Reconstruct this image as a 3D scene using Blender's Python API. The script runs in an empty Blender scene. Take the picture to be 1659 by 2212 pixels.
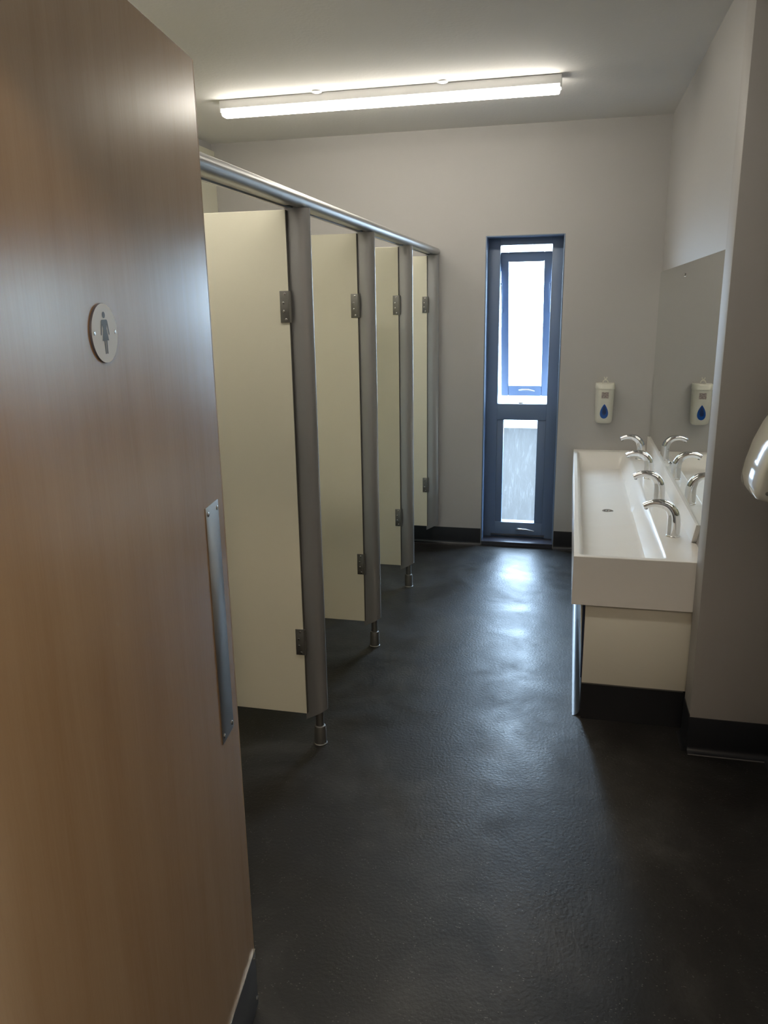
import bpy, bmesh, math, random
from mathutils import Vector, Matrix
random.seed(4)
SC = bpy.context.scene
COL = SC.collection

# ------------------------------------------------------------------ camera
cam_data = bpy.data.cameras.new('camera')
cam = bpy.data.objects.new('camera', cam_data)
COL.objects.link(cam)
cam_data.sensor_fit = 'VERTICAL'; cam_data.sensor_height = 36.0; cam_data.sensor_width = 27.0
cam_data.lens = 27.634
cam_data.clip_start = 0.02
YAW, PITCH, ROLL = 0.233047037, 0.256914307, -0.0153711246
fw = Vector((-math.sin(YAW)*math.cos(PITCH), math.cos(YAW)*math.cos(PITCH), -math.sin(PITCH)))
r0 = Vector((math.cos(YAW), math.sin(YAW), 0)); u0 = r0.cross(fw)
rt = r0*math.cos(ROLL)+u0*math.sin(ROLL); up = -r0*math.sin(ROLL)+u0*math.cos(ROLL)
cam.matrix_world = Matrix(((rt.x, up.x, -fw.x, 0), (rt.y, up.y, -fw.y, 0), (rt.z, up.z, -fw.z, 1.62), (0, 0, 0, 1)))
SC.camera = cam

# ------------------------------------------------------------------ light, exposure
world = bpy.data.worlds.new('sky'); SC.world = world; world.use_nodes = True
bg = world.node_tree.nodes['Background']
bg.inputs[0].default_value = (0.64, 0.82, 1.0, 1); bg.inputs[1].default_value = 14.0
SC.view_settings.view_transform = 'Standard'; SC.view_settings.look = 'None'
SC.view_settings.gamma = 1.0; SC.view_settings.use_curve_mapping = False
SC.view_settings.exposure = 1.1
TUBE = 14.0

def area(name, loc, rot, sx, sy, power, color, portal=False):
    l = bpy.data.lights.new(name, 'AREA'); l.shape = 'RECTANGLE'; l.size = sx; l.size_y = sy
    l.energy = power; l.color = color
    if portal: l.cycles.is_portal = True
    o = bpy.data.objects.new(name, l); COL.objects.link(o); o.location = loc; o.rotation_euler = rot
    return o
# portal: only guides sampling of the sky through the window opening
area('window_portal', (-0.31, 5.56, 1.03), (math.radians(-90), 0, 0), 0.50, 2.02, 1, (1, 1, 1), True)

# ------------------------------------------------------------------ materials
def mat(name, color, rough=0.5, metal=0.0, **kw):
    m = bpy.data.materials.new(name); m.use_nodes = True
    b = m.node_tree.nodes['Principled BSDF']
    b.inputs['Base Color'].default_value = (*color, 1)
    b.inputs['Roughness'].default_value = rough
    b.inputs['Metallic'].default_value = metal
    for k, v in kw.items():
        b.inputs[k.replace('_', ' ')].default_value = v
    return m
def nodes(m): return m.node_tree.nodes, m.node_tree.links, m.node_tree.nodes['Principled BSDF']
def coords(N, L, scale=(1, 1, 1)):
    tc = N.new('ShaderNodeTexCoord'); mp = N.new('ShaderNodeMapping'); mp.inputs['Scale'].default_value = scale
    L.new(tc.outputs['Object'], mp.inputs['Vector']); return mp.outputs['Vector']
def noise(N, L, vec, scale, detail=3, rough=0.5, dist=0.0):
    n = N.new('ShaderNodeTexNoise'); n.inputs['Scale'].default_value = scale
    n.inputs['Detail'].default_value = detail; n.inputs['Roughness'].default_value = rough
    n.inputs['Distortion'].default_value = dist
    L.new(vec, n.inputs['Vector']); return n.outputs['Fac']
def ramp(N, L, fac, stops):
    r = N.new('ShaderNodeValToRGB')
    while len(r.color_ramp.elements) < len(stops): r.color_ramp.elements.new(0.5)
    for e, (p, c) in zip(r.color_ramp.elements, stops):
        e.position = p; e.color = (*c, 1) if len(c) == 3 else c
    L.new(fac, r.inputs['Fac']); return r.outputs['Color']
def bump(N, L, h, strength, dist, b):
    bp = N.new('ShaderNodeBump'); bp.inputs['Strength'].default_value = strength; bp.inputs['Distance'].default_value = dist
    L.new(h, bp.inputs['Height']); L.new(bp.outputs['Normal'], b.inputs['Normal'])
def maprange(N, L, v, a, b, c, d):
    n = N.new('ShaderNodeMapRange')
    for i, x in enumerate((a, b, c, d)): n.inputs[i+1].default_value = x
    L.new(v, n.inputs[0]); return n.outputs[0]

def paint(name, col, strength=0.15, scale=160, rough=0.55):
    m = mat(name, col, rough); N, L, b = nodes(m); v = coords(N, L)
    bump(N, L, noise(N, L, v, scale, 2), strength, 0.002, b)
    c = ramp(N, L, noise(N, L, v, 1.3, 2), [(0.3, [x*0.96 for x in col]), (0.7, col)])
    L.new(c, b.inputs['Base Color']); return m
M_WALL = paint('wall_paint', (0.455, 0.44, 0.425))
M_WALL_SHADED = paint('wall_paint_shaded', (0.39, 0.37, 0.35), 0.1)  # same paint as the walls, darkened here to keep the pier in shade
M_CEIL = paint('ceiling_paint', (0.74, 0.725, 0.70), 0.5, 60, 0.8)

M_FLOOR = mat('safety_vinyl', (0.03, 0.03, 0.03), 0.4); N, L, b = nodes(M_FLOOR); v = coords(N, L)
big = noise(N, L, v, 2.6, 5, 0.62, 0.6)
base = ramp(N, L, big, [(0.30, (0.008, 0.0075, 0.007)), (0.50, (0.015, 0.014, 0.013)), (0.72, (0.042, 0.041, 0.039))])
vo = N.new('ShaderNodeTexVoronoi'); vo.inputs['Scale'].default_value = 75; vo.inputs['Randomness'].default_value = 1.0; L.new(coords(N, L, (1.0, 1.7, 1.0)), vo.inputs['Vector'])
spk = maprange(N, L, vo.outputs['Distance'], 0.08, 0.20, 1, 0)
gate = maprange(N, L, noise(N, L, v, 23, 0), 0.46, 0.60, 0, 1)
mu = N.new('ShaderNodeMath'); mu.operation = 'MULTIPLY'; L.new(spk, mu.inputs[0]); L.new(gate, mu.inputs[1])
mx = N.new('ShaderNodeMix'); mx.data_type = 'RGBA'; L.new(mu.outputs[0], mx.inputs['Factor'])
L.new(base, mx.inputs['A']); mx.inputs['B'].default_value = (0.12, 0.11, 0.10, 1)
L.new(mx.outputs['Result'], b.inputs['Base Color'])
L.new(maprange(N, L, noise(N, L, v, 3.1, 5, 0.6, 0.8), 0.3, 0.7, 0.30, 0.52), b.inputs['Roughness'])
bump(N, L, noise(N, L, v, 95, 3), 0.34, 0.003, b)
M_FLOOR.node_tree.nodes['Principled BSDF'].inputs['Specular IOR Level'].default_value = 0.40
M_SKIRT = mat('skirting_vinyl', (0.012, 0.013, 0.016), 0.33)

def veneer(name, a, c, rough):
    m = mat(name, a, rough); N, L, b = nodes(m)
    v = coords(N, L, (9, 9, 0.7)); g1 = noise(N, L, v, 1.5, 7, 0.68, 0.35)
    v2 = coords(N, L, (150, 150, 5)); g2 = noise(N, L, v2, 1.5, 3, 0.6)
    md = N.new('ShaderNodeMath'); md.operation = 'MULTIPLY_ADD'; md.inputs[1].default_value = 0.35
    L.new(g2, md.inputs[0]); L.new(g1, md.inputs[2])
    L.new(ramp(N, L, md.outputs[0], [(0.38, a), (0.66, [(x+y)/2 for x, y in zip(a, c)]), (1.0, c)]), b.inputs['Base Color'])
    return m
M_WOOD = veneer('door_veneer', (0.35, 0.215, 0.108), (0.43, 0.29, 0.165), 0.25)
M_WOOD.node_tree.nodes['Principled BSDF'].inputs['Specular IOR Level'].default_value = 0.9
M_LIP = mat('door_lipping', (0.42, 0.30, 0.17), 0.4)
M_CREAM = mat('cream_laminate', (0.80, 0.77, 0.62), 0.34)
M_CREAM_EDGE = mat('laminate_edge', (0.10, 0.095, 0.08), 0.5)
M_ALU = mat('satin_aluminium', (0.42, 0.42, 0.415), 0.40, 0.7, Coat_Weight=0.9, Coat_Roughness=0.10)
M_ALU_DK = mat('dull_aluminium', (0.24, 0.235, 0.22), 0.42, 0.8)
M_STEEL = mat('brushed_steel', (0.44, 0.43, 0.41), 0.33, 0.95)
M_SCREW = mat('screw_steel', (0.6, 0.6, 0.58), 0.25, 1.0)
M_DARK = mat('dark_recess', (0.01, 0.01, 0.01), 0.6)
M_CHROME = mat('chrome', (0.80, 0.80, 0.80), 0.05, 1.0)
M_MIRROR = mat('mirror_silver', (0.72, 0.74, 0.71), 0.0, 1.0)
M_MEDGE = mat('mirror_edge', (0.10, 0.13, 0.12), 0.3)
M_SINK = mat('solid_surface', (0.84, 0.81, 0.76), 0.28)
M_PANEL = mat('vanity_laminate', (0.78, 0.75, 0.64), 0.4)
M_NAVY = mat('navy_edge', (0.02, 0.03, 0.06), 0.4)
M_FRAME_FLARE = mat('frame_flare_tint', (0.150, 0.210, 0.320), 0.38)  # grey frame tinted blue: lens-flare haze put into the colour
M_SILL = mat('frame_sill', (0.055, 0.055, 0.070), 0.35)
M_PLASTIC = mat('white_plastic', (0.68, 0.66, 0.57), 0.35)
M_BLUE = mat('blue_drop', (0.010, 0.07, 0.30), 0.15)
M_BLUED = mat('blue_soap', (0.008, 0.03, 0.12), 0.3)
M_SIGN = mat('white_sign', (0.72, 0.73, 0.69), 0.4)
M_SIGNED = mat('sign_edge', (0.10, 0.10, 0.12), 0.4)
M_INK = mat('grey_print', (0.13, 0.15, 0.17), 0.5)
M_LABEL = mat('grey_label', (0.42, 0.36, 0.33), 0.5); N, L, b = nodes(M_LABEL); v = coords(N, L, (1, 1, 1))
L.new(ramp(N, L, noise(N, L, v, 260, 1), [(0.42, (0.20, 0.15, 0.15)), (0.6, (0.48, 0.42, 0.38))]), b.inputs['Base Color'])
M_KICK = mat('kick_plate', (0.16, 0.16, 0.165), 0.38, 0.7)
M_BATTEN = mat('batten_white', (0.75, 0.75, 0.75), 0.4)
M_WHITE = mat('white_trim', (0.62, 0.61, 0.58), 0.4)
M_PAVE = mat('dark_paving', (0.032, 0.029, 0.026), 0.9, 0, Specular_IOR_Level=0.0)
M_OUTWALL = mat('outside_render', (0.60, 0.60, 0.60), 0.8)
M_EMIT = bpy.data.materials.new('tube_glow'); M_EMIT.use_nodes = True
N = M_EMIT.node_tree.nodes; N.clear(); e = N.new('ShaderNodeEmission'); o = N.new('ShaderNodeOutputMaterial')
e.inputs[0].default_value = (1.0, 0.94, 0.83, 1); e.inputs[1].default_value = TUBE
M_EMIT.node_tree.links.new(e.outputs[0], o.inputs[0])

def glass(name, fac_translucent, tint, streak=False):
    m = bpy.data.materials.new(name); m.use_nodes = True; N = m.node_tree.nodes; L = m.node_tree.links; N.clear()
    out = N.new('ShaderNodeOutputMaterial')
    tr = N.new('ShaderNodeBsdfTransparent'); tr.inputs[0].default_value = (*tint, 1)
    tl = N.new('ShaderNodeBsdfTranslucent'); tl.inputs[0].default_value = (*tint, 1)
    gl = N.new('ShaderNodeBsdfGlossy'); gl.inputs['Roughness'].default_value = 0.1
    m1 = N.new('ShaderNodeMixShader'); m2 = N.new('ShaderNodeMixShader'); m2.inputs[0].default_value = 0.05
    m1.inputs[0].default_value = fac_translucent
    if streak:
        v = coords(N, L, (60, 1, 9)); n1 = noise(N, L, v, 1.0, 5, 0.7, 1.2)
        v2 = coords(N, L, (1, 1, 1)); n2 = noise(N, L, v2, 38, 4, 0.7, 0.5)
        a = N.new('ShaderNodeMath'); a.operation = 'MULTIPLY'; L.new(maprange(N, L, n1, 0.50, 0.72, 0, 1), a.inputs[0]); L.new(maprange(N, L, n2, 0.42, 0.60, 0.25, 1), a.inputs[1])
        L.new(maprange(N, L, a.outputs[0], 0, 1, fac_translucent, min(1, fac_translucent+0.035)), m1.inputs[0])
    L.new(tr.outputs[0], m1.inputs[1]); L.new(tl.outputs[0], m1.inputs[2])
    L.new(m1.outputs[0], m2.inputs[1]); L.new(gl.outputs[0], m2.inputs[2]); L.new(m2.outputs[0], out.inputs[0])
    return m
M_GLASS = glass('sash_glass', 0.04, (0.95, 0.98, 1.0))
M_FROST = glass('weathered_glass', 0.010, (0.90, 0.95, 1.0), True)

# ------------------------------------------------------------------ mesh helpers
def new_obj(name, bm, material, parent=None, smooth=False):
    me = bpy.data.meshes.new(name); bmesh.ops.recalc_face_normals(bm, faces=bm.faces[:]); bm.to_mesh(me); bm.free()
    for m in (material if isinstance(material, (list, tuple)) else [material]): me.materials.append(m)
    if smooth:
        for p in me.polygons: p.use_smooth = True
        me.set_sharp_from_angle(angle=math.radians(38))
    ob = bpy.data.objects.new(name, me); COL.objects.link(ob)
    if parent is not None: ob.parent = parent
    return ob
def add_box(bm, x0, x1, y0, y1, z0, z1, bevel=0.0, seg=2):
    vs = bmesh.ops.create_cube(bm, size=1.0)['verts']
    for v in vs:
        v.co = Vector(((x0+x1)/2+v.co.x*(x1-x0), (y0+y1)/2+v.co.y*(y1-y0), (z0+z1)/2+v.co.z*(z1-z0)))
    if bevel:
        es = list({e for v in vs for e in v.link_edges})
        bmesh.ops.bevel(bm, geom=es, offset=bevel, segments=seg, affect='EDGES', profile=0.5)
def box(name, x0, x1, y0, y1, z0, z1, m, parent=None, bevel=0.0, seg=2):
    bm = bmesh.new(); add_box(bm, x0, x1, y0, y1, z0, z1, bevel, seg)
    return new_obj(name, bm, m, parent, bevel > 0)
def prism(name, pts, axis, a, b, m, parent=None, smooth=False, bevel=0.0):
    """pts in the plane perpendicular to axis, extruded a..b. axis x: (y,z); y: (x,z); z: (x,y)"""
    bm = bmesh.new()
    def P(p, t): return {'x': (t, p[0], p[1]), 'y': (p[0], t, p[1]), 'z': (p[0], p[1], t)}[axis]
    va = [bm.verts.new(P(p, a)) for p in pts]; vb = [bm.verts.new(P(p, b)) for p in pts]
    n = len(pts)
    f1 = bm.faces.new(va); f2 = bm.faces.new(vb[::-1])
    for i in range(n): bm.faces.new((va[i], va[(i+1) % n], vb[(i+1) % n], vb[i]))
    if bevel:
        es = list(f1.edges)+list(f2.edges)
        bmesh.ops.bevel(bm, geom=es, offset=bevel, segments=3, affect='EDGES', profile=0.5)
    return new_obj(name, bm, m, parent, smooth)
def add_tube(bm, path, radii, seg=20, cap=True, flat=1.0):
    rings = []
    prev = None
    for i, p in enumerate(path):
        p = Vector(p)
        t = (Vector(path[min(i+1, len(path)-1)])-Vector(path[max(i-1, 0)])).normalized()
        if prev is None:
            ref = Vector((0, 1, 0)) if abs(t.y) < 0.9 else Vector((1, 0, 0))
            n1 = (ref-t*ref.dot(t)).normalized()
        else: n1 = (prev-t*prev.dot(t)).normalized()
        prev = n1; n2 = t.cross(n1); r = radii[i] if isinstance(radii, (list, tuple)) else radii
        rings.append([bm.verts.new(p+(n1*math.cos(a)+n2*math.sin(a)*flat)*r) for a in [2*math.pi*k/seg for k in range(seg)]])
    for a, b2 in zip(rings, rings[1:]):
        for k in range(seg): bm.faces.new((a[k], a[(k+1) % seg], b2[(k+1) % seg], b2[k]))
    if cap: bm.faces.new(rings[0][::-1]); bm.faces.new(rings[-1])
def tube(name, path, radii, m, parent=None, seg=20, flat=1.0):
    bm = bmesh.new(); add_tube(bm, path, radii, seg, True, flat); return new_obj(name, bm, m, parent, True)
def lathe(name, prof, m, parent=None, seg=24, loc=(0, 0, 0), axis='z'):
    bm = bmesh.new(); rings = []
    for r, h in prof:
        ring = []
        for k in range(seg):
            a = 2*math.pi*k/seg; c, s = r*math.cos(a), r*math.sin(a)
            q = {'z': (c, s, h), 'y': (c, h, s), 'x': (h, c, s)}[axis]
            ring.append(bm.verts.new(Vector(q)+Vector(loc)))
        rings.append(ring)
    for a, b2 in zip(rings, rings[1:]):
        for k in range(seg): bm.faces.new((a[k], a[(k+1) % seg], b2[(k+1) % seg], b2[k]))
    bm.faces.new(rings[0]); bm.faces.new(rings[-1])
    return new_obj(name, bm, m, parent, True)
def tag(o, label=None, cat=None, group=None, kind=None):
    for k, v in (('label', label), ('category', cat), ('group', group), ('kind', kind)):
        if v: o[k] = v
    return o
def empty(name, loc=(0, 0, 0), rz=0.0):
    o = bpy.data.objects.new(name, None); o.empty_display_size = 0.1; COL.objects.link(o)
    o.location = loc; o.rotation_euler = (0, 0, rz); return o
def struct(o, label): return tag(o, label, None, None, 'structure')
def copy_tree(o, parent=None):
    c = o.copy(); COL.objects.link(c); c.parent = parent
    for ch in [x for x in o.children]: copy_tree(ch, c)
    return c
def screw(name, loc, axis, parent, r=0.006, h=0.0012, sgn=1):
    s = lathe(name, [(r, 0), (r, sgn*h*0.5), (r*0.75, sgn*h), (r*0.30, sgn*h), (r*0.28, sgn*h*0.1)], M_SCREW, parent, 12, loc, axis)
    s.data.materials.append(M_DARK)
    for p in s.data.polygons:
        if len(p.vertices) > 4 and abs((p.center-Vector(loc)).length) < r and p.area < r*r: p.material_index = 1
    return s

# ------------------------------------------------------------------ the room
YF = 5.24; ZC = 2.668; XR = 0.515; XL = -2.36
floor = struct(box('floor', -2.5, 1.2, -1.5, 5.35, -0.06, 0, M_FLOOR), 'dark charcoal speckled safety vinyl floor')
ceiling = struct(box('ceiling', -2.5, 1.2, -1.5, 5.6, ZC, ZC+0.06, M_CEIL), 'off white textured ceiling')
WX0, WX1, WZ0, WZ1 = -0.557, -0.067, 0.022, 2.033
bm = bmesh.new()
add_box(bm, -2.5, WX0, YF, YF+0.30, 0, ZC); add_box(bm, WX1, 0.9, YF, YF+0.30, 0, ZC)
add_box(bm, WX0, WX1, YF, YF+0.30, WZ1, ZC); add_box(bm, WX0, WX1, YF, YF+0.30, -0.05, WZ0)
struct(new_obj('wall_far', bm, M_WALL), 'pale grey painted wall around the tall window')
struct(box('wall_left', XL-0.1, XL-0.02, 1.55, YF, 0, ZC, M_WALL), 'pale wall behind the cubicles')
struct(box('trim_1', XL-0.02, XL, 1.66, YF, 0.12, 2.622, M_CREAM, None, 0.002), 'cream duct panelling behind the cubicles')
struct(box('wall_right', XR, 0.9, 2.93, YF, 0, ZC, M_WALL), 'pale grey painted wall behind the mirror')
struct(box('wall_pier', 0.482, 0.9, 2.789, 2.928, 0, ZC, M_WALL_SHADED, None, 0.0025, 2), 'pale grey wall pier at the end of the basin')
struct(box('wall_right', 0.765, 0.9, 0.55, 2.789, 0, ZC, M_WALL), 'pale wall carrying the hand dryer')
struct(box('wall_left', -1.15, -0.95, 0.55, 1.66, 0, ZC, M_WALL), 'pale wall behind the open wooden door')
struct(box('wall_left', -2.5, -1.15, 1.50, 1.66, 0, ZC, M_WALL), 'pale side wall of the first cubicle')
bm = bmesh.new()
DY0, DY1 = 0.40, 0.52
add_box(bm, -1.2, -0.60, DY0, DY1, 0, ZC); add_box(bm, 0.42, 1.2, DY0, DY1, 0, ZC); add_box(bm, -0.60, 0.42, DY0, DY1, 2.09, ZC)
struct(new_obj('wall_near', bm, M_WALL), 'wall with the doorway')
struct(box('wall_left', -1.3, -1.2, -1.5, 0.52, 0, ZC, M_WALL), 'corridor wall')
struct(box('wall_right', 1.2, 1.3, -1.5, 0.52, 0, ZC, M_WALL), 'corridor wall opposite')
struct(box('wall_near', -1.3, 1.3, -1.6, -1.5, 0, ZC, M_WALL), 'corridor end wall')

def skirting(name, p0, p1, nrm, h, label, cove=0.022):
    """vinyl coved skirting from p0 to p1 on the floor, standing out along nrm"""
    p0, p1, n = Vector((*p0, 0)), Vector((*p1, 0)), Vector((*nrm, 0))
    prof = [(-0.0, 0.0005), (cove, 0.0005)]
    for k in range(1, 7):
        a = math.pi/2*k/6; prof.append((0.004+(cove-0.004)*(1-math.sin(a)), 0.0012+cove*(1-math.cos(a))))
    prof += [(0.004, h-0.003), (0.003, h), (0.0, h)]
    bm = bmesh.new()
    A = [bm.verts.new(p0+n*d+Vector((0, 0, z))) for d, z in prof]; B = [bm.verts.new(p1+n*d+Vector((0, 0, z))) for d, z in prof]
    for i in range(len(prof)): j = (i+1) % len(prof); bm.faces.new((A[i], A[j], B[j], B[i]))
    bm.faces.new(A); bm.faces.new(B[::-1])
    o = new_obj(name, bm, M_SKIRT, None, True); struct(o, label); return o
def weld(parent, p0, p1, nrm):
    a, b2, n = Vector((*p0, 0)), Vector((*p1, 0)), Vector((*nrm, 0))
    d = (b2-a); bm = bmesh.new()
    q = [a+n*0.024, b2+n*0.024, b2+n*0.030, a+n*0.030]
    bm.faces.new([bm.verts.new(v+Vector((0, 0, 0.0010))) for v in q]); bm.faces.new([bm.verts.new(v+Vector((0, 0, 0.0004))) for v in q])
    new_obj('weld_strip', bm, M_WELD, parent)
M_WELD = mat('weld_rod', (0.16, 0.15, 0.145), 0.5)
for nm, a, b2, n, h, lab in [
    ('baseboard_far', (-2.36, YF), (WX0-0.002, YF), (0, -1), 0.118, 'black coved skirting under the far wall beside the cubicles'),
    ('baseboard_far', (WX1+0.002, YF), (XR, YF), (0, -1), 0.125, 'black coved skirting between the window and the basin'),
    ('baseboard_pier', (0.482, 2.789), (0.765, 2.789), (0, -1), 0.139, 'black coved skirting on the wall pier'),
    ('baseboard_pier', (0.482, 2.785), (0.482, 2.926), (-1, 0), 0.148, 'black skirting on the narrow side of the pier'),
    ('baseboard_right', (0.765, 0.55), (0.765, 2.789), (-1, 0), 0.139, 'black coved skirting under the hand dryer wall')]:
    s = skirting(nm, a, b2, n, h, lab)
    if n == (0, -1): weld(s, a, b2, n)

# ------------------------------------------------------------------ window
win = empty('window_1', (-0.312, YF, 0)); struct(win, 'tall narrow window in a dark grey frame, blue flare haze in its colour')
def wb(name, x0, x1, y0, y1, z0, z1, m=M_FRAME_FLARE, bev=0.002, parent=win):
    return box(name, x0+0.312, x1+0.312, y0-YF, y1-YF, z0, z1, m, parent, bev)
T = 0.008
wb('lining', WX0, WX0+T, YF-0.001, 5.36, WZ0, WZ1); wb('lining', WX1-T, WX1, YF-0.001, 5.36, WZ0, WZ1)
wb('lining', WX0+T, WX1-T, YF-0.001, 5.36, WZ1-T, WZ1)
wb('sill', WX0+0.003, WX1-0.003, YF-0.012, 5.36, WZ0, WZ0+0.012, M_SILL)
wb('threshold', WX0+0.004, WX1-0.004, YF-0.006, YF+0.01, 0.0005, WZ0-0.002, M_SILL)
F0, F1 = 5.36, 5.43
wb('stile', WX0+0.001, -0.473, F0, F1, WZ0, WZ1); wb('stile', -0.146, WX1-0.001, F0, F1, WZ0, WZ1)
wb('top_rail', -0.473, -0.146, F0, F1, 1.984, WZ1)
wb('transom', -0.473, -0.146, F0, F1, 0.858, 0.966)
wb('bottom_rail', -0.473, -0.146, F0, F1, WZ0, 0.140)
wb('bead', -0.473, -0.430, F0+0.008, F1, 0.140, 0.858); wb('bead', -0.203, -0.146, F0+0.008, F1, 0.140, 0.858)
wb('sill_bead', -0.50, -0.13, F0-0.018, F0, 0.046, 0.056, M_SILL)
pane = wb('lower_pane', -0.432, -0.201, 5.392, 5.398, 0.138, 0.860, M_FROST, 0)
tag(pane, 'streaked weathered lower glass pane')
# open top-hung sash, bottom swung outwards
def sash_pt(x, t, dy): # t: 0 top, 1 bottom
    return Vector((x+0.312, 5.405-YF+0.27*t+dy*0.957, 1.940-0.955*t+dy*0.29))
def sash_bar(name, x0, x1, t0, t1, m=M_FRAME_FLARE, th=0.05, d0=0.0):
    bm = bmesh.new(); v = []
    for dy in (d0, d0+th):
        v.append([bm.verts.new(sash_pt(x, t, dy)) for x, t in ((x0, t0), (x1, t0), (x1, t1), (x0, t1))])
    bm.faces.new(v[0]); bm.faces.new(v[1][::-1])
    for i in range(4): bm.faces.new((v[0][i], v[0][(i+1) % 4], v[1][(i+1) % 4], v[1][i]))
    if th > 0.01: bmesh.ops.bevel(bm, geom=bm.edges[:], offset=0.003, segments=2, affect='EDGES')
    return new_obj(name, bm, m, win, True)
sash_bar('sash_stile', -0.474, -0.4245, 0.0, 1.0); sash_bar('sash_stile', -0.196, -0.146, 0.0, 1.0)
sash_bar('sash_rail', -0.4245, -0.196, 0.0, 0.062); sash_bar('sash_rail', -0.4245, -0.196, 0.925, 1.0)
g = sash_bar('sash_pane', -0.426, -0.194, 0.055, 0.93, M_GLASS, 0.006, 0.02)
def lever(pts, r):
    bm = bmesh.new(); add_tube(bm, pts, r, 10)
    return new_obj('window_handle', bm, M_ALU, win, True)
s = sash_pt(-0.30, 0.955, -0.02)
tag(lever([s+Vector((-0.05, 0, 0.006)), s+Vector((-0.02, -0.012, 0.010)), s+Vector((0.02, -0.012, 0.009)), s+Vector((0.06, -0.004, 0.0))], [0.004, 0.006, 0.006, 0.004]), 'small bar handle on the open sash')
s = Vector((-0.285+0.312, 0.10, 0.095))
tag(lever([s+Vector((-0.035, 0.012, -0.004)), s+Vector((-0.02, -0.008, 0.004)), s+Vector((0.03, -0.012, 0.004)), s+Vector((0.085, -0.006, -0.006))], [0.008, 0.008, 0.006, 0.004]), 'curved handle below the lower pane')
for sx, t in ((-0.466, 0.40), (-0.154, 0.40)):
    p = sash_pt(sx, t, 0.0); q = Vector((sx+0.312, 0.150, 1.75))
    bm = bmesh.new(); add_tube(bm, [q, (q+p)/2, p], 0.004, 8); new_obj('stay_arm', bm, M_FRAME_FLARE, win, True)
bm = bmesh.new(); add_tube(bm, [(-0.318+0.312, 0.155, 0.962), (-0.318+0.312, 0.155, 0.972), (-0.318+0.312, 0.155, 0.980)], [0.018, 0.016, 0.006], 14)
new_obj('latch', bm, M_ALU_DK, win, True)

# outside the window
struct(box('ground_outside', -12, 12, 5.56, 11.3, -0.16, -0.10, M_PAVE), 'dark paving seen through the lower pane')
struct(box('wall_outside', -12, 12, 11.3, 11.5, -0.16, 1.3, M_OUTWALL), 'low pale wall outside')

# ------------------------------------------------------------------ entrance door (open)
TH = math.radians(7.6)
GX, GY = -0.664, 1.410
door = empty('door_1', (GX, GY, 0.0), TH-math.pi/2)
struct(door, 'open wood veneer door with a round white sign')
DW = 0.872; DH = 2.040
leaf = box('leaf', 0.004, DW, -0.044, 0, 0.008, DH, M_WOOD, door, 0.0012, 1)
box('lipping', -0.001, 0.004, -0.044, 0, 0.008, DH, M_LIP, door, 0.001, 1)
pp = box('push_plate', 0.040, 0.115, 0, 0.0022, 0.770, 1.261, M_STEEL, door, 0.0008)
tag(pp, 'long brushed steel push plate')
for x, z in ((0.051, 1.247), (0.104, 1.247), (0.051, 0.784), (0.104, 0.784)):
    screw('screw', (x, 0.0022, z), 'y', pp, 0.0048, 0.0016)
kp = box('kick_plate', 0.002, DW-0.002, 0, 0.0022, 0.010, 0.165, M_KICK, door, 0.0006); tag(kp, 'grey metal kick plate')
screw('screw', (0.012, 0.0022, 0.148), 'y', kp, 0.0045, 0.0014); screw('screw', (0.012, 0.0022, 0.035), 'y', kp, 0.0045, 0.0014)
box('kick_plate_edge', 0.002, DW-0.002, 0, 0.0032, 0.1650, 0.1665, M_SCREW, door)
SX, SZ = 0.464, 1.590
sg = lathe('sign_disc', [(0.0385, 0.0), (0.0385, 0.0024), (0.0382, 0.0030)], [M_SIGN, M_SIGNED], door, 56, (SX, 0, SZ), 'y')
for p in sg.data.polygons:
    if len(p.vertices) == 4: p.material_index = 1
tag(sg, 'round white sign with a woman pictogram')
def flat(name, pts, parent, y=0.0031, m=M_INK, t=0.0002):
    # door local: +x points to the hinge, so mirror the figure's x
    return prism(name, [(SX-px, SZ+pz) for px, pz in pts], 'y', y, y+t, m, parent)
def disc(cx, cz, r, n=18): return [(cx+r*math.cos(2*math.pi*k/n), cz+r*math.sin(2*math.pi*k/n)) for k in range(n)]
fig = []
flat('pictogram', disc(0, 0.0235, 0.0042), sg)
flat('pictogram', [(-0.0075, 0.0175), (0.0075, 0.0175), (0.0095, 0.0155), (0.0130, -0.001), (0.0120, -0.0025), (0.0103, -0.0015), (0.0070, 0.0120),
    (0.0050, 0.0060), (0.0095, -0.0095), (-0.0095, -0.0095), (-0.0050, 0.0060), (-0.0070, 0.0120), (-0.0103, -0.0015), (-0.0120, -0.0025), (-0.0130, -0.001), (-0.0095, 0.0155)], sg)
for sx in (-1, 1):
    flat('pictogram', [(sx*0.0010, -0.0096), (sx*0.0043, -0.0096), (sx*0.0038, -0.0265), (sx*0.0010, -0.0265)], sg)
for sx in (-0.031, 0.031): screw('screw', (SX+sx, 0.0030, SZ+0.001), 'y', sg, 0.0030, 0.0005)
# lining of the doorway at the hinge side
HX, HY = GX+DW*math.sin(TH), GY-DW*math.cos(TH)
struct(box('trim_2', -0.63, HX-0.004, DY0-0.012, DY1+0.012, 0, 2.12, M_WHITE, None, 0.002), 'door lining at the hinge side')
struct(box('trim_3', 0.40, 0.45, DY0-0.012, DY1+0.012, 0, 2.12, M_WHITE, None, 0.002), 'door lining at the latch side')
struct(box('trim_4', -0.63, 0.45, DY0-0.012, DY1+0.012, 2.075, 2.12, M_WHITE, None, 0.002), 'door lining head')
for z in (0.25, 1.05, 1.80):
    bm = bmesh.new(); add_tube(bm, [(DW+0.004, 0.002, z-0.05), (DW+0.004, 0.002, z+0.05)], 0.006, 12); new_obj('hinge', bm, M_STEEL, door, True)

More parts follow.
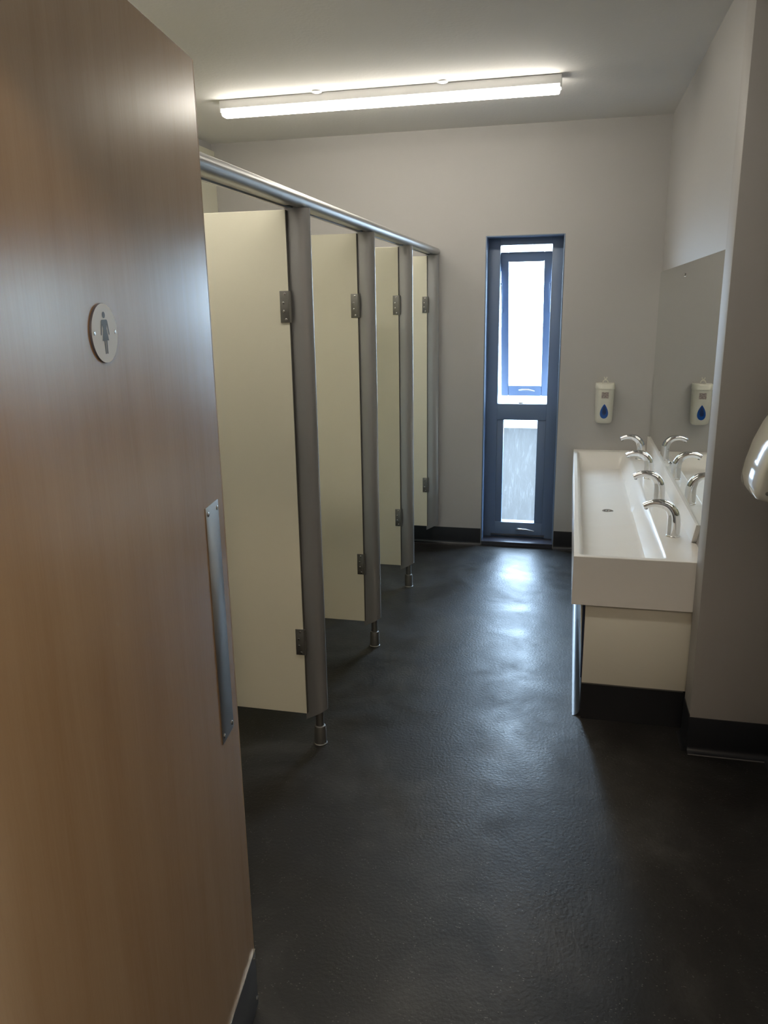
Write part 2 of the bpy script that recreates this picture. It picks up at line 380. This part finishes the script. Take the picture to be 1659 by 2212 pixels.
# ------------------------------------------------------------------ cubicles
PY = [2.564, 3.473, 4.334, 5.200]
PX = [0.0, -0.009, -0.012, -0.010]
def post_section():
    pts = [(-0.917, -0.0235), (-0.884, -0.0235)]
    for k in range(1, 18):
        a = -math.pi/2+math.pi*k/18; pts.append((-0.884+0.046*math.cos(a), 0.0235*math.sin(a)))
    pts += [(-0.884, 0.0235), (-0.917, 0.0235)]
    return pts
def make_post(y, dx, with_foot=True):
    t = empty('cubicle_post', (-0.872+dx, y, 0))
    bm = bmesh.new(); pts = [(x+0.872, yy) for x, yy in post_section()]
    def zb(x): return 0.108+max(0, (x+0.045)/0.081)*0.042
    A = [bm.verts.new((x, yy, zb(x))) for x, yy in pts]; B = [bm.verts.new((x, yy, 1.926)) for x, yy in pts]
    bm.faces.new(A); bm.faces.new(B[::-1])
    for i in range(len(pts)): j = (i+1) % len(pts); bm.faces.new((A[i], A[j], B[j], B[i]))
    new_obj('post_body', bm, M_ALU, t, True)
    if with_foot:
        f = lathe('foot', [(0.026, 0.0005), (0.026, 0.003), (0.0235, 0.005), (0.0225, 0.068), (0.020, 0.075), (0.016, 0.077)], M_ALU_DK, t, 24)
        tube('foot_stem', [(0, 0, 0.07), (0, 0, 0.16)], 0.0155, M_ALU_DK, t, 18)
    return t
labs = ['first tall satin aluminium cubicle post beside the wooden door, carrying the widest cream door',
        'second satin aluminium cubicle post from the wooden door, standing on a round foot',
        'third satin aluminium cubicle post, last one standing on a visible round foot',
        'satin aluminium cubicle post fixed against the window wall without a foot']
for i, y in enumerate(PY):
    p = make_post(y, PX[i], i < 3); tag(p, labs[i], 'post', 'cubicle posts')

# head rail over the posts: rounded nose, underside channel
M_RAIL = mat('rail_aluminium', (0.42, 0.42, 0.41), 0.36, 0.75)
rail = empty('head_rail', (-0.872, 1.66, 1.927)); tag(rail, 'long satin aluminium head rail running over the cubicle posts', 'rail')
pts = [(-0.045, 0.0), (-0.045, 0.044)]
for k in range(0, 13):
    a = math.pi/2-math.pi*k/12; pts.append((0.010+0.023*math.cos(a), 0.022+0.022*math.sin(a)))
pts += [(-0.002, 0.0), (-0.002, 0.012), (-0.034, 0.012), (-0.034, 0.0)]
bm = bmesh.new(); NL = YF-1.66
def dx_at(y): return -0.011*max(0, min(1, (y-0.9)/1.8))
A = [bm.verts.new((x, 0, z)) for x, z in pts]; B = [bm.verts.new((x-0.010, NL-0.001, z)) for x, z in pts]
bm.faces.new(A); bm.faces.new(B[::-1])
for i in range(len(pts)): j = (i+1) % len(pts); bm.faces.new((A[i], A[j], B[j], B[i]))
new_obj('rail_body', bm, M_RAIL, rail, True)
ys = [0.03]+[y-1.66 for y in PY]
M_SEAL = mat('cream_seal', (0.52, 0.48, 0.40), 0.4)
for a, b2 in zip(ys, ys[1:]):
    o = box('infill_strip', -0.030, -0.007, a+0.03, b2-0.055, 0.004, 0.0118, M_SEAL, rail)
    o.location.x = -0.010*((a+b2)/2)/NL
# doors stand open, hinged on the posts
def make_door(y, xr):
    t = empty('cubicle_door', (xr, y, 0.0))
    box('leaf', -0.62, 0, 0, 0.013, 0.140, 1.920, M_CREAM, t, 0.0012, 1)
    box('edge_band', -0.0006, 0.0014, 0.0008, 0.0135, 0.1405, 1.9195, M_CREAM_EDGE, t)
    for z0, z1 in ((1.570, 1.671), (0.380, 0.481)):
        h = box('hinge', -0.030, 0.006, -0.0035, -0.0002, z0, z1, M_ALU_DK, t, 0.0008)
        for dz, dx in ((0.10, -0.012), (0.38, -0.018), (0.64, -0.017), (0.90, -0.010)):
            screw('screw', (dx, -0.0035, z1-dz*(z1-z0)), 'y', h, 0.0042, 0.0012, -1)
        kn = bmesh.new(); add_tube(kn, [(0.006, -0.002, z0), (0.006, -0.002, z1)], 0.0045, 10); new_obj('hinge_knuckle', kn, M_ALU_DK, h, True)
    lk = lathe('latch', [(0.022, -0.0005), (0.022, -0.006), (0.018, -0.009)], M_ALU_DK, t, 20, (-0.56, 0, 1.03), 'y')
    return t
dl = ['open cream cubicle door next to the wooden door, widest visible face', 'open cream cubicle door between the first and second posts',
      'open cream cubicle door between the second and third posts', 'narrow looking open cream cubicle door between the third post and the window wall post']
d0 = make_door(PY[0]-0.0385, -0.909); tag(d0, dl[0], 'cubicle door', 'cubicle doors')
for i in (1, 2, 3):
    c = copy_tree(d0); c.location = (-0.909+PX[i]-0.001, PY[i]-0.0385, 0); tag(c, dl[i])
# partitions behind the doors
for i in range(3):
    o = box('cubicle_partition', XL, -0.915+PX[i], PY[i]-0.0065, PY[i]+0.0065, 0.150, 1.915, M_CREAM, None, 0.001, 1)
    tag(o, ['cream cubicle partition behind the first door', 'cream cubicle partition behind the second door', 'cream cubicle partition behind the third door'][i], 'partition', 'cubicle partitions')

# ------------------------------------------------------------------ light battens
bt = empty('light_batten', (-0.975, 4.235, ZC)); tag(bt, 'long lit white tube batten on the ceiling near the window wall', 'ceiling light', 'ceiling battens')
box('housing', -0.872, 0.872, -0.034, 0.034, -0.042, -0.0005, M_BATTEN, bt, 0.003)
bm = bmesh.new(); add_box(bm, -0.866, 0.866, -0.031, 0.031, -0.078, -0.042, 0.010, 4)
tag(new_obj('diffuser', bm, M_EMIT, bt, True), 'glowing diffuser')
for s in (-1, 1): box('end_cap', s*0.870-0.004, s*0.870+0.004, -0.034, 0.034, -0.058, -0.001, M_BATTEN, bt, 0.002)
for x in (-0.33, 0.31): lathe('fixing_dome', [(0.028, -0.0005), (0.026, -0.006), (0.016, -0.010)], M_BATTEN, bt, 20, (x, -0.062, 0))
b2_ = copy_tree(bt); b2_.location = (-0.975, 2.08, ZC); tag(b2_, 'second tube batten on the ceiling above the entrance, out of view')

# ------------------------------------------------------------------ trough basin
SY0, SY1, SX0, SX1, ZT, ZB = 2.929, YF-0.001, 0.042, 0.5145, 0.690, 0.495
sink = empty('trough_basin', (SX0, SY0, ZB)); tag(sink, 'long white trough basin fixed to the wall under the mirror', 'basin')
def smooth(a, b2, x): t = max(0, min(1, (x-a)/(b2-a))); return t*t*(3-2*t)
xs = [SX0, SX0+0.002, 0.062, 0.066, 0.068, 0.070, 0.073, 0.078, 0.086, 0.10, 0.12, 0.15, 0.18, 0.21, 0.24, 0.27, 0.295, 0.31, 0.322, 0.332, 0.345, 0.36, 0.372, 0.380, 0.385, 0.390, 0.40, 0.45, SX1]
y0i, y1i = SY0+0.030, SY1-0.055
ys = [SY0, SY0+0.002, SY0+0.024, SY0+0.028, SY0+0.030, SY0+0.032, SY0+0.036, SY0+0.045, SY0+0.07]
k = SY0+0.10
while k < y1i-0.13: ys.append(k); k += 0.028
ys += [y1i-0.11, y1i-0.09, y1i-0.07, y1i-0.055, y1i-0.04, y1i-0.028, y1i-0.018, y1i-0.010, y1i-0.004, y1i, y1i+0.004, SY1-0.02, SY1]
RIDGE = [3.376, 3.715, 3.979, 4.313, 4.653, 4.918]
def zf(x, y):
    d = 0.105-0.012*smooth(0.12, 0.30, x)+0.0
    a = smooth(0.064, 0.082, x)*(1-smooth(0.325, 0.384, x)*1.0)
    by = smooth(SY0+0.026, SY0+0.052, y)*(1-smooth(y1i-0.10, y1i, y))
    rr = sum(0.0055*math.exp(-((y-(r_+0.05*abs(x-0.2)/0.12))/0.010)**2) for r_ in RIDGE)
    z = ZT-d*a*by+rr*a*by
    # edge rounding
    for e0 in ((x-SX0), (y-SY0)):
        if e0 < 0.001: z -= 0.002
    return z
bm = bmesh.new()
G = [[bm.verts.new((x-SX0, y-SY0, zf(x, y)-ZB)) for y in ys] for x in xs]
for i in range(len(xs)-1):
    for j in range(len(ys)-1): bm.faces.new((G[i][j], G[i+1][j], G[i+1][j+1], G[i][j+1]))
per = [G[i][0] for i in range(len(xs))]+[G[-1][j] for j in range(1, len(ys))]+[G[i][-1] for i in range(len(xs)-2, -1, -1)]+[G[0][j] for j in range(len(ys)-2, 0, -1)]
low = [bm.verts.new((v.co.x, v.co.y, 0)) for v in per]
for i in range(len(per)): j = (i+1) % len(per); bm.faces.new((per[j], per[i], low[i], low[j]))
bm.faces.new(low)
ob = new_obj('basin_body', bm, M_SINK, sink, True)
lathe('drain', [(0.028, 0.0), (0.028, 0.003), (0.024, 0.0045), (0.012, 0.003), (0.010, -0.002)], M_CHROME, sink, 28, (0.215-SX0, 4.02-SY0, zf(0.215, 4.02)-ZB))
# upstand with chamfered end behind the taps
prism('upstand', [(3.190-SY0, ZT-ZB), (SY1-SY0, ZT-ZB), (SY1-SY0, 0.784-ZB), (3.105-SY0, 0.784-ZB)], 'x', 0.497-SX0, SX1-SX0, M_SINK, sink)

# panels under the basin
van = empty('vanity_panel', (0.10, 2.952, 0)); tag(van, 'cream boxed-in panelling under the trough basin with black plinth', 'panel')
box('end_panel', -0.004, 0.4145, 0, 0.014, 0.158, ZB-0.0005, M_PANEL, van, 0.0012)
prism('aisle_panel', [(-0.022, ZB-0.0005), (-0.012, ZB-0.0005), (0.004, 0.19), (-0.006, 0.19)], 'y', 0.021, YF-2.952-0.002, M_PANEL, van)
prism('shadow_gap', [(-0.0145, ZB-0.001), (-0.0045, ZB-0.001), (-0.0045, 0.18), (-0.010, 0.18)], 'y', -0.001, 0.020, M_NAVY, van)
def cove_prof(x, h): # faces -x
    pr = [(x+0.012, 0.0005), (x-0.028, 0.0005)]
    for k in range(1, 10):
        a = math.pi/2*k/9; pr.append((x-0.028*(1-math.sin(a)), 0.0008+0.028*(1-math.cos(a))))
    return pr+[(x, h), (x+0.012, h)]
prism('plinth', cove_prof(-0.006, 0.185), 'y', 0.018, YF-2.952-0.03, M_SKIRT, van, True)
prism('plinth_end', [(0.0, 0.0005), (0.4145, 0.0005), (0.4145, 0.157), (-0.004, 0.157), (-0.004, 0.03)], 'y', 0.001, 0.017, M_SKIRT, van)
box('capping', -0.004, 0.378, -0.0015, 0.0, 0.154, 0.159, M_ALU_DK, van)

# ------------------------------------------------------------------ taps
def make_tap():
    t = empty('basin_tap', (0.437, 3.27, ZT+0.0006))
    ctrl = [(0, 0, 0.002), (0, 0, 0.03), (0, 0, 0.060), (-0.003, 0, 0.085), (-0.013, 0, 0.108), (-0.030, 0, 0.125), (-0.052, 0, 0.134), (-0.078, 0, 0.136), (-0.100, 0, 0.131), (-0.120, 0, 0.121)]
    rr = [0.0262, 0.0258, 0.0252, 0.0240, 0.0222, 0.0200, 0.0180, 0.0162, 0.0148, 0.0136]
    path, rad = [], []
    for i in range(len(ctrl)-1):
        p0, p1, p2, p3 = [Vector(ctrl[max(0, min(len(ctrl)-1, i+q))]) for q in (-1, 0, 1, 2)]
        for s in range(4):
            u = s/4; path.append(0.5*((2*p1)+(p2-p0)*u+(2*p0-5*p1+4*p2-p3)*u*u+(3*p1-p0-3*p2+p3)*u**3)); rad.append(rr[i]*(1-u)+rr[i+1]*u)
    path.append(Vector(ctrl[-1])); rad.append(rr[-1])
    path.append(path[-1]+Vector((-0.002, 0, -0.001))); rad.append(rr[-1]*0.85)
    tube('spout', path, rad, M_CHROME, t, 28)
    lathe('base_ring', [(0.0285, 0.0), (0.0285, 0.002), (0.027, 0.004)], M_CHROME, t, 28)
    lathe('outlet', [(0.007, 0.0), (0.007, -0.004), (0.006, -0.005)], M_ALU_DK, t, 16, (-0.112, 0, 0.1135))
    return t
tl = ['chrome swan-neck tap beside the wall pier, largest of the four', 'chrome swan-neck tap second from the pier',
      'chrome swan-neck tap third from the pier', 'chrome swan-neck tap next to the window wall, under the soap dispenser side']
t0 = make_tap(); tag(t0, tl[0], 'tap', 'taps along the trough basin')
for i, y in enumerate((3.845, 4.40, 4.95)):
    c = copy_tree(t0); c.location = (0.437, y, ZT+0.0006); tag(c, tl[i+1])

# ------------------------------------------------------------------ mirror
mir = empty('wall_mirror', (0.515, 4.16, 0.787)); tag(mir, 'large frameless mirror on the wall above the basin', 'mirror')
o = box('mirror_glass', -0.0085, -0.0005, 2.955-4.16, 5.236-4.16, 0, 1.004, [M_MIRROR, M_MEDGE], mir)
for p in o.data.polygons: p.material_index = 0 if p.normal.x < -0.9 else 1
for y in (4.10, ):
    lathe('mirror_screw', [(0.009, -0.0088), (0.009, -0.0125), (0.006, -0.0150)], M_CHROME, mir, 18, (0, y-4.16, 0.951), 'x')
lathe('mirror_screw', [(0.009, -0.0088), (0.009, -0.0125), (0.006, -0.0150)], M_CHROME, mir, 18, (0, 4.10-4.16, 0.045), 'x')

# ------------------------------------------------------------------ soap dispenser
sd = empty('soap_dispenser', (0.217, YF, 0.867)); tag(sd, 'white wall soap dispenser with a blue teardrop window', 'soap dispenser')
bm = bmesh.new(); rows = []
def plan(w, d, n=14):
    return [(w*(1-2*k/n), -d*(1-abs(1-2*k/n)**3.5*0.35)) for k in range(n+1)]
for z, w, d in [(0.0, 0.030, 0.030), (0.003, 0.040, 0.048), (0.010, 0.048, 0.066), (0.022, 0.052, 0.078), (0.05, 0.0535, 0.084), (0.22, 0.0565, 0.090), (0.222, 0.0565, 0.090)]:
    pl = [(w, -0.0008)]+plan(w, d)+[(-w, -0.0008)]
    rows.append([bm.verts.new((x, y, z)) for x, y in pl])
for a, b2 in zip(rows, rows[1:]):
    for i in range(len(a)): j = (i+1) % len(a); bm.faces.new((a[i], a[j], b2[j], b2[i]))
bm.faces.new(rows[0]); bm.faces.new(rows[-1])
new_obj('body', bm, M_PLASTIC, sd, True)
bm = bmesh.new(); rows = []
for z, w, d in [(0.2225, 0.0585, 0.093), (0.226, 0.0592, 0.095), (0.252, 0.0585, 0.088), (0.258, 0.056, 0.080)]:
    rows.append([bm.verts.new((x, y, z)) for x, y in [(w, -0.0008)]+plan(w, d)+[(-w, -0.0008)]])
for a, b2 in zip(rows, rows[1:]):
    for i in range(len(a)): j = (i+1) % len(a); bm.faces.new((a[i], a[j], b2[j], b2[i]))
bm.faces.new(rows[0]); bm.faces.new(rows[-1])
new_obj('lid', bm, mat('lid_plastic', (0.74, 0.72, 0.62), 0.35), sd, True)
def drop(cx, cz, w, h, n=28):
    pts = []
    for k in range(n):
        a = 2*math.pi*k/n; s, c = math.sin(a), math.cos(a)
        pts.append((cx+w*s*(0.5-0.5*c)**0.42, cz+h*c))
    return pts
prism('drop_window', drop(0.0, 0.085, 0.0315, 0.046), 'y', -0.0915, -0.085, M_BLUE, sd)
prism('soap_level', drop(0.0, 0.090, 0.016, 0.030), 'y', -0.0922, -0.0914, M_BLUED, sd)
box('label_sticker', -0.020, 0.022, -0.0915, -0.089, 0.168, 0.205, M_LABEL, sd)
bm = bmesh.new(); add_tube(bm, [(0.016*math.cos(a), -0.05, 0.258+0.022*math.sin(a)) for a in [math.pi*k/10 for k in range(11)]], 0.0035, 8)
new_obj('key_loop', bm, M_PLASTIC, sd, True)
bm = bmesh.new(); add_tube(bm, [(-0.009, -0.05, 0.297), (-0.004, -0.05, 0.284), (0.004, -0.05, 0.284), (0.009, -0.05, 0.297)], 0.003, 8)
new_obj('key_hook', bm, M_PLASTIC, sd, True)

# ------------------------------------------------------------------ hand dryer on the right-hand wall
hd = empty('hand_dryer', (0.765, 2.56, 1.042)); tag(hd, 'glossy white rounded hand dryer, cut off by the edge of the picture', 'hand dryer')
M_DRY = mat('dryer_gloss', (0.66, 0.64, 0.56), 0.10, 0, Coat_Weight=0.6, Coat_Roughness=0.04)
prof = [(-0.0005, 0.36), (-0.055, 0.345), (-0.10, 0.312), (-0.14, 0.265), (-0.172, 0.21), (-0.196, 0.15), (-0.212, 0.09), (-0.220, 0.045), (-0.2215, 0.020),
        (-0.216, 0.008), (-0.205, 0.003), (-0.172, -0.006), (-0.160, -0.004), (-0.140, 0.040), (-0.06, 0.050), (-0.0005, 0.050)]
bm = bmesh.new(); rows = []
sec = [(-0.135, 0.90), (-0.133, 0.945), (-0.128, 0.970), (-0.118, 0.985), (-0.10, 0.995), (0.0, 1.0), (0.10, 0.99), (0.125, 0.965), (0.135, 0.90)]
for y, s in sec:
    rows.append([bm.verts.new((x*s, y, 0.17+(z-0.17)*(0.5+s/2))) for x, z in prof])
for a, b2 in zip(rows, rows[1:]):
    for i in range(len(a)): j = (i+1) % len(a); bm.faces.new((a[i], a[j], b2[j], b2[i]))
bm.faces.new(rows[0]); bm.faces.new(rows[-1])
new_obj('cover', bm, M_DRY, hd, True)
box('nozzle', -0.13, -0.06, -0.05, 0.05, 0.030, 0.052, M_ALU_DK, hd, 0.004)
lathe('screw', [(0.006, 0), (0.006, -0.002), (0.003, -0.003)], M_ALU_DK, hd, 12, (-0.190, -0.134, 0.030), 'y')

# unseen corridor lamp, added as fill on the cubicle doors and panels
cl = empty('corridor_fill', (0.30, -0.60, ZC)); tag(cl, 'round ceiling fill light added in the corridor outside the doorway, out of view', 'ceiling light')
lathe('rim', [(0.17, -0.0005), (0.17, -0.05), (0.155, -0.055)], M_BATTEN, cl, 32)
M_EM2 = bpy.data.materials.new('fill_glow'); M_EM2.use_nodes = True
N = M_EM2.node_tree.nodes; N.clear(); e = N.new('ShaderNodeEmission'); o = N.new('ShaderNodeOutputMaterial')
e.inputs[0].default_value = (1.0, 0.80, 0.60, 1); e.inputs[1].default_value = 60.0
M_EM2.node_tree.links.new(e.outputs[0], o.inputs[0])
lathe('diffuser', [(0.150, -0.0555), (0.13, -0.068), (0.06, -0.076)], M_EM2, cl, 32)
